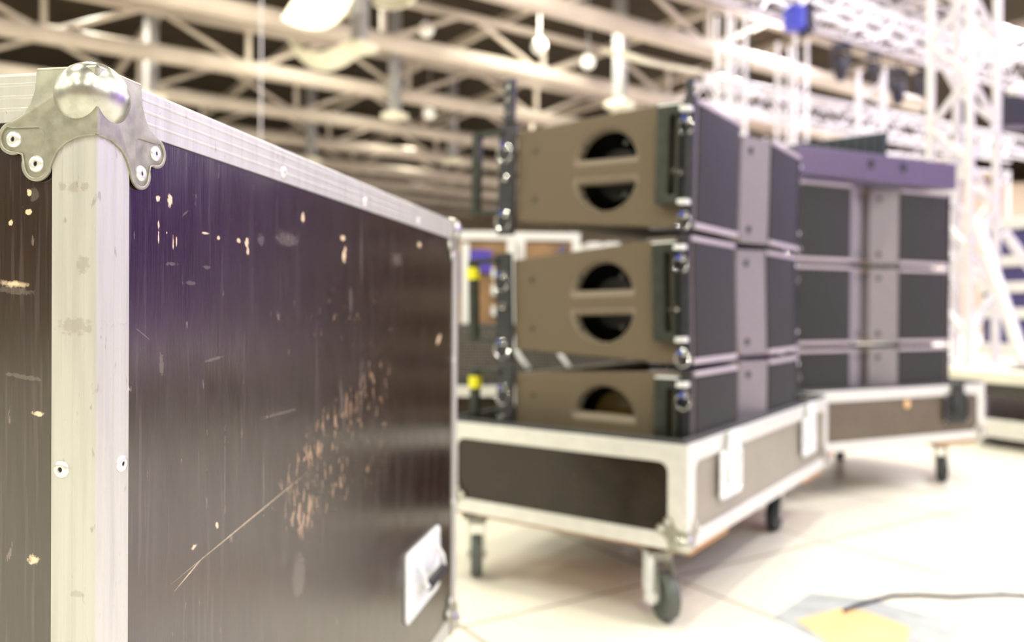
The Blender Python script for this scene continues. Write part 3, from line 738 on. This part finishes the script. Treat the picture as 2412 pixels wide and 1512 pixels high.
# distant scaffold with pale boards
def scaffold(loc, rz, nx, nz, bw, bh, label):
    s = empty('scaffold', loc, rz, label=label, cat='scaffold', group='white scaffolds at the far wall')
    for i in range(nx+1): MB().tube((i*bw, 0, 0), (i*bw, 0, nz*bh), .045, 8).build('standard', M['white_paint'], s, smooth=True)
    for j in range(1, nz+1):
        MB().tube((0, 0, j*bh), (nx*bw, 0, j*bh), .04, 8).build('ledger', M['white_paint'], s, smooth=True)
        MB().box(0, nx*bw, .05, .75, j*bh-.12, j*bh-.06).build('deck_board', M['peach'], s)
    for i in range(nx):
        for j in range(nz):
            a, b = ((i, j), (i+1, j+1)) if (i+j) % 2 else ((i+1, j), (i, j+1))
            MB().tube((a[0]*bw, -.05, a[1]*bh), (b[0]*bw, -.05, b[1]*bh), .035, 8).build('diagonal_brace', M['white_paint'], s, smooth=True)
    return s
scaffold((5.2, 21.0, 0), R(20), 6, 3, 1.35, 1.75, 'wide white scaffold farther off beyond the lighting trusses')
scaffold((5.6, 26.0, 0), R(12), 8, 3, 1.5, 1.9, 'white scaffold standing close to the back wall')
bw = MB().box(0, 22, 0, .15, 0, 6.4).build('partition_panel', M['peach'])
bw.location = (6.0, 36.5, 0); bw.rotation_euler = (0, 0, R(-4)); tag(bw, 'pale peach partition behind the white scaffolds', 'partition')
# red lanterns on towers
for i, (rr, dp_, z) in enumerate(((.318, 12.9, 3.15), (.388, 14.8, 3.2), (.482, 11.9, 2.85), (.355, 13.2, 2.6))):
    o = MB().box(-.10, .10, -.06, .06, -.15, .15).build('hanging_red_panel', M['red']); o.location = on(rr, dp_, z)
    tag(o, ['red panel hanging beside the slim tower', 'red panel hanging behind the ribbed wedge', 'red panel hanging beside the big tower', 'lower red panel hanging over the fly frame'][i], 'panel', 'red panels in the rig')
# lamps hung in the rig
def hung_lamp(p, s, m, label):
    h = empty('hanging_spotlight', p, random.uniform(-.5, .5), label=label, cat='stage lamp', group='stage lamps hung in the rig')
    MB().lathe([(.05*s, -.42*s), (.10*s, -.34*s), (.13*s, -.12*s), (.09*s, 0)], None, 18).build('lamp_head', m, h, smooth=True)
    y = MB(); y.box(-.15*s, .15*s, -.05*s, .05*s, .10*s, .22*s); y.box(-.16*s, -.13*s, -.03*s, .03*s, -.20*s, .12*s); y.box(.13*s, .16*s, -.03*s, .03*s, -.20*s, .12*s)
    y.build('lamp_yoke', M['lamp_black'], h)
    MB().tube((0, 0, .2*s), (0, 0, .34*s), .02*s, 8).build('hook_clamp', M['lamp_black'], h)
    return h
hung_lamp((5.61, 13.97, 5.17), 1.0, M['lamp_black'], 'dark hanging stage lamp, the highest one on the lighting trusses')
hung_lamp((6.39, 14.49, 5.23), .75, M['lamp_black'], 'small dark hanging stage lamp between two longer ones')
hung_lamp((7.04, 14.92, 5.03), 1.05, M['lamp_black'], 'long dark hanging stage lamp beside the big truss tower')
hung_lamp((7.65, 15.32, 5.18), .7, M['lamp_black'], 'small dark hanging stage lamp half behind the big truss tower')
bl = empty('hanging_spotlight', (3.86, 11.2, 4.83), R(15), label='blue stage lamp hung at the top of the lighting truss', cat='stage lamp', group='stage lamps hung in the rig')
MB().lathe([(.10, -.17), (.15, -.15), (.16, .10), (.10, .16)], None, 20).build('lamp_head', M['blue_lamp'], bl, smooth=True)
MB().box(.12, .22, -.12, .12, -.22, .2).build('lamp_yoke', M['lamp_black'], bl)
ml = empty('hanging_spotlight', (4.28, 7.0, 2.55), R(0), label='dark stage lamp with a pale lens beside the big truss tower', cat='stage lamp', group='stage lamps hung in the rig')
MB().box(-.14, .16, -.12, .12, -.16, .10).build('lamp_head', M['lamp_black'], ml, bevel=.02)
MB().sphere((.03, -.05, .13), .085, 20, 12).build('lamp_lens', M['white_paint'], ml, smooth=True)
MB().path([(-.12, 0, -.2), (-.06, -.05, -.32), (.08, -.05, -.36), (.3, 0, -.36)], .035, 8).build('hose', M['white_paint'], ml, smooth=True)
# cases on the deck at the frame edge
dc = empty('deck_case', (4.25, 6.55, .461), R(15), label='navy case with lavender rails standing on the deck behind the outriggers', cat='flight case')
MB().box(.03, 1.0, .03, .6, .02, 1.05).build('case_body', M['navy'], dc)
for z in (0, .30, .52, .74, 1.05): MB().box(0, 1.03, 0, .63, z, z+.09).build('case_rail', M['white_paint'], dc, bevel=.006)

# ------------------------------------------------------------------ roof trusses
TA = R(55.5); td = Vector((math.sin(TA), math.cos(TA), 0)); tn = Vector((-math.cos(TA), math.sin(TA), 0))
HZ = 6.0; Hh = HZ-.82
ang800 = Vector((-.2116, 1, 0))
ords = ['nearest', 'second', 'third', 'fourth', 'fifth', 'sixth', 'seventh', 'eighth', 'ninth', 'tenth']
for i in range(9):
    inv = .00123+.00037*i
    dep = inv*1919*Hh
    pt = ang800*dep; pt.z = 0
    along = 2.0*i*.25
    s0, s1 = -14-.6*i, 16+.4*i
    T = empty('roof_truss', (pt.x, pt.y, HZ), math.atan2(td.y, td.x), label='%s white roof truss from the camera side, with a fat lower pipe' % ords[i] if i else 'roof truss passing over the cases, first in the row of parallel roof trusses', cat='roof truss', group='parallel white roof trusses')
    T['label'] = 'white fat-piped roof truss, %s in the row counted from the cases' % ords[i]
    rp = .185
    MB().tube((s0, 0, rp), (s1, 0, rp), rp, 18).build('lower_pipe', M['roof_white'], T, smooth=True)
    MB().box(s0, s1, -.09, .09, 1.02, 1.14).build('upper_chord', M['roof_white'], T)
    bay = 4.0; x = math.floor(s0/bay)*bay+bay+.9*i % bay
    while x < s1-bay:
        for (a, b) in (((x, .2), (x+bay/2-.12, 1.1)), ((x, .2), (x-bay/2+.12, 1.1))):
            MB().tube((a[0], 0, a[1]), (b[0], 0, b[1]), .055, 8).build('web_diagonal', M['roof_white'], T, smooth=True)
        MB().box(x-.05, x+.05, -.05, .05, .25, 1.05).build('web_post', M['roof_white'], T)
        x += bay
# purlins above, crossing the trusses
for i in range(12):
    P = MB().box(-.07, .07, -8, 32, 7.32, 7.52).build('roof_purlin', M['roof_white']); P.location = tuple(td*(-16+3.3*i)); P.rotation_euler = (0, 0, math.atan2(tn.y, tn.x)-PI/2)
    tag(P, 'white roof beam crossing above the parallel roof trusses', 'roof beam', 'crossing roof beams')
# hanging grey posts with cream feet
hp = [(-2.75, 14.6, 5.55), (-2.9, 20.0, 5.6), (2.3, 17.6, 5.3), (-8.0, 18.0, 5.5), (-1.9, 25.5, 5.5), (-6.2, 25.0, 5.4), (-12.4, 24, 5.6)]
for i, (x, y, z) in enumerate(hp):
    h = empty('hanging_post', (x, y, z), TA, label='grey hanging post with a cream foot under the roof trusses', cat='hanging post', group='grey posts hanging from the roof')
    MB().box(-.11, .11, -.11, .11, 0, 8.19-z).build('post', M['roof_grey'], h)
    MB().box(-.24, .24, -.24, .24, -.14, .0).build('foot', M['cream'], h, bevel=.03)
# curved cream sheets
def sheet(p, rz, w, l, sag, tilt, label):
    n = 12; v = []; f = []
    for i in range(n+1):
        x = -w/2+w*i/n; z = sag*(2*x/w)**2
        for y in (-l/2, l/2): v += [(x, y, z), (x, y, z+.04)]
    for i in range(n):
        a = i*4; b = a+4
        f += [(a, b, b+2, a+2), (a+1, a+3, b+3, b+1), (a, a+1, b+1, b), (a+2, b+2, b+3, a+3)]
    f += [(0, 2, 3, 1), (n*4, n*4+1, n*4+3, n*4+2)]
    o = MB().add(v, f).build('hanging_sheet', M['cream'], None, smooth=True)
    o.location = p; o.rotation_euler = (tilt, 0, rz)
    tag(o, label, 'ceiling sheet', 'curved cream sheets under the roof')
sheet((-2.95, 13.3, 5.75), R(-14), 1.05, 1.5, .22, R(50), 'big curved cream sheet hanging over the near roof truss')
sheet((-1.95, 14.2, 6.2), R(-14), .75, .8, .1, R(45), 'small cream sheet hanging beside the big curved one')
sheet((-3.85, 16.4, 5.75), R(-8), 1.35, .55, .38, R(-22), 'narrow upward-curling cream sheet below the big one')
sheet((2.75, 16.4, 5.75), R(34), 1.9, .9, .06, R(20), 'flat cream sheet hanging above the brown speaker stack')
# round lamps
for i, (x, y, z) in enumerate(((.55, 17.4, 6.42), (1.70, 18.6, 6.45), (-1.9, 17.8, 6.9), (-2.3, 22.5, 6.2))):
    g_ = empty('hanging_globe_lamp', (x, y, z), label=['white globe lamp hanging left of its twin above the brown speakers', 'smaller white globe lamp above the brown speakers', 'white globe lamp high among the near roof trusses', 'white globe lamp deep among the roof trusses'][i], cat='lamp', group='white globe lamps in the roof')
    if i == 0: g_['label'] = 'white globe lamp in the roof opening nearest the cream sheets'
    MB().sphere((0, 0, 0), .16, 20, 12).build('globe', mat('globe_glass_%d' % i, (.85, .83, .78), .4, emit=((1, .95, .85), .35)), g_, smooth=True)
    MB().tube((0, 0, .14), (0, 0, 8.19-z), .02, 8).build('lamp_stem', M['roof_grey'], g_)
wire = MB().tube((-1.86, 6.0, 1.0), (-1.84, 6.0, 8.19), .006, 8).build('hanging_wire', M['white_paint'])
tag(wire, 'thin pale wire hanging straight down behind the brown case', 'wire')

# ------------------------------------------------------------------ things on the floor
def patch(name, pts, h, m, label, cat):
    o = MB().prism(pts, .0004, h).build(name, m); return tag(o, label, cat)
patch('floor_tape', [(.70, 2.17), (.87, 2.36), (1.02, 2.31), (1.20, 2.12), (1.06, 1.90), (.80, 1.93)], .0012, M['tape_grey'], 'grey tape patch on the floor around the cable end', 'tape')
o_ = patch('orange_tape', [(.755, 2.150), (.905, 2.236), (.965, 2.222), (1.035, 2.105), (.93, 1.92), (.79, 1.98)], .0010, M['tape_orange'], 'orange tape patch holding the cable end to the floor', 'tape'); o_.location.z = .0013
pts = []
ctrl = [(.905, 2.205), (.955, 2.245), (1.02, 2.285), (1.09, 2.325), (1.17, 2.332), (1.26, 2.318), (1.34, 2.332), (1.42, 2.338), (1.50, 2.330), (1.7, 2.35), (2.2, 2.30), (2.9, 2.45), (4.2, 2.35)]
for i in range(len(ctrl)-1):
    for q in range(4):
        t_ = q/4; pts.append((ctrl[i][0]*(1-t_)+ctrl[i+1][0]*t_, ctrl[i][1]*(1-t_)+ctrl[i+1][1]*t_, .0075))
tag(MB().path(pts, .0050, 8).build('floor_cable', M['cable'], None, smooth=True), 'black cable running over the floor from the orange tape', 'cable')

# ------------------------------------------------------------------ violet drape added outside the view for the case reflection
n = 80; v = []; f = []
for i in range(n+1):
    q = i/n; p = Vector((8.7, 12.0, 0))*(1-q)+Vector((9.6, -1.5, 0))*q
    p += Vector((1, .1, 0))*(.10*math.sin(i*1.9))
    v += [(p.x, p.y, .02), (p.x, p.y, 4.6), (p.x+.02, p.y, .02), (p.x+.02, p.y, 4.6)]
for i in range(n):
    a = i*4; b = a+4
    f += [(a, a+1, b+1, b), (a+2, b+2, b+3, a+3), (a+1, a+3, b+3, b+1), (a, b, b+2, a+2)]
dr = MB().add(v, f).build('reflection_drape', M['drape'], None, smooth=True)
tag(dr, 'violet drape hanging out of view, added for the reflection in the case', 'drape')

# ------------------------------------------------------------------ lights
def area(name, loc, size, power, col, target=None, shape='DISK', spread=PI):
    l = bpy.data.lights.new(name, 'AREA'); l.shape = shape; l.size = size; l.energy = power; l.color = col; l.spread = spread
    o = bpy.data.objects.new(name, l); COL.objects.link(o); o.location = loc
    if target is not None:
        d = Vector(target)-Vector(loc); o.rotation_euler = d.to_track_quat('-Z', 'Y').to_euler()
    return o
PW = 235
for ix in range(-4, 6):
    for iy in range(-2, 8):
        x, y = ix*5.0+1.0, iy*5.0+2.0
        warm = (1, .965, .79) if x < 2 else (1, .96, .97)
        k = PW*(1.3 if x > 4 and 4 < y < 30 else 1)*(.18 if x < 4 and y > 21 else 1)
        area('hall_lamp', (x, y, 7.2), .55, k, warm)
def spot(loc, target, power, col, ang=60, rad=.15):
    l = bpy.data.lights.new('unseen_spot', 'SPOT'); l.energy = power; l.color = col; l.spot_size = R(ang); l.spot_blend = .5; l.shadow_soft_size = rad
    o = bpy.data.objects.new('unseen_spot', l); COL.objects.link(o); o.location = loc
    o.rotation_euler = (Vector(target)-Vector(loc)).to_track_quat('-Z', 'Y').to_euler()
spot((4.6, .6, 7.0), (2.6, 2.9, 0), 700, (1, .965, .88), 46, .25)  # added white spot, unseen, brightens the floor and its reflection in the case
spot((8.0, 6.0, 4.2), (1.5, 3.2, 1.0), 320, (.38, .16, 1.0), 34, .3)
spot((5.6, 2.0, 5.2), (9.2, 2.0, 1.6), 4200, (.50, .13, .95), 110, .2)  # this and the next two: unseen violet spots added to light the drape
spot((5.4, 6.0, 5.2), (9.0, 6.0, 1.6), 4200, (.50, .13, .95), 110, .2)
spot((6.2, 10.6, 5.4), (8.7, 10.0, 1.6), 2000, (.50, .13, .95), 100, .2)
w = bpy.data.worlds.new('world'); SC.world = w; w.use_nodes = True
w.node_tree.nodes['Background'].inputs[0].default_value = (.9, .88, .85, 1); w.node_tree.nodes['Background'].inputs[1].default_value = .3

# ------------------------------------------------------------------ camera
f_px, pitch, roll, cy = 1919.19, .0045, -.0055, 736.03
fw = Vector((0, math.cos(pitch), -math.sin(pitch))); rt0 = Vector((1, 0, 0)); dn0 = fw.cross(rt0)
rt = rt0*math.cos(roll)+dn0*math.sin(roll); dn = dn0*math.cos(roll)-rt0*math.sin(roll)
cam = bpy.data.cameras.new('camera'); co = bpy.data.objects.new('camera', cam); COL.objects.link(co)
m3 = Matrix((rt, -dn, -fw)).transposed()
co.matrix_world = Matrix.Translation((0, 0, .82)) @ m3.to_4x4()
cam.sensor_width = 36; cam.lens = f_px/2412*36; cam.shift_y = -(756-cy)/2412
cam.clip_start = .02; cam.clip_end = 200
cam.dof.use_dof = True; cam.dof.focus_distance = .66; cam.dof.aperture_fstop = 3.5
SC.camera = co
SC.cycles.max_bounces = 7
SC.view_settings.view_transform = 'Standard'; SC.view_settings.look = 'None'; SC.view_settings.gamma = 1; SC.view_settings.exposure = 0
SC.view_settings.use_curve_mapping = False
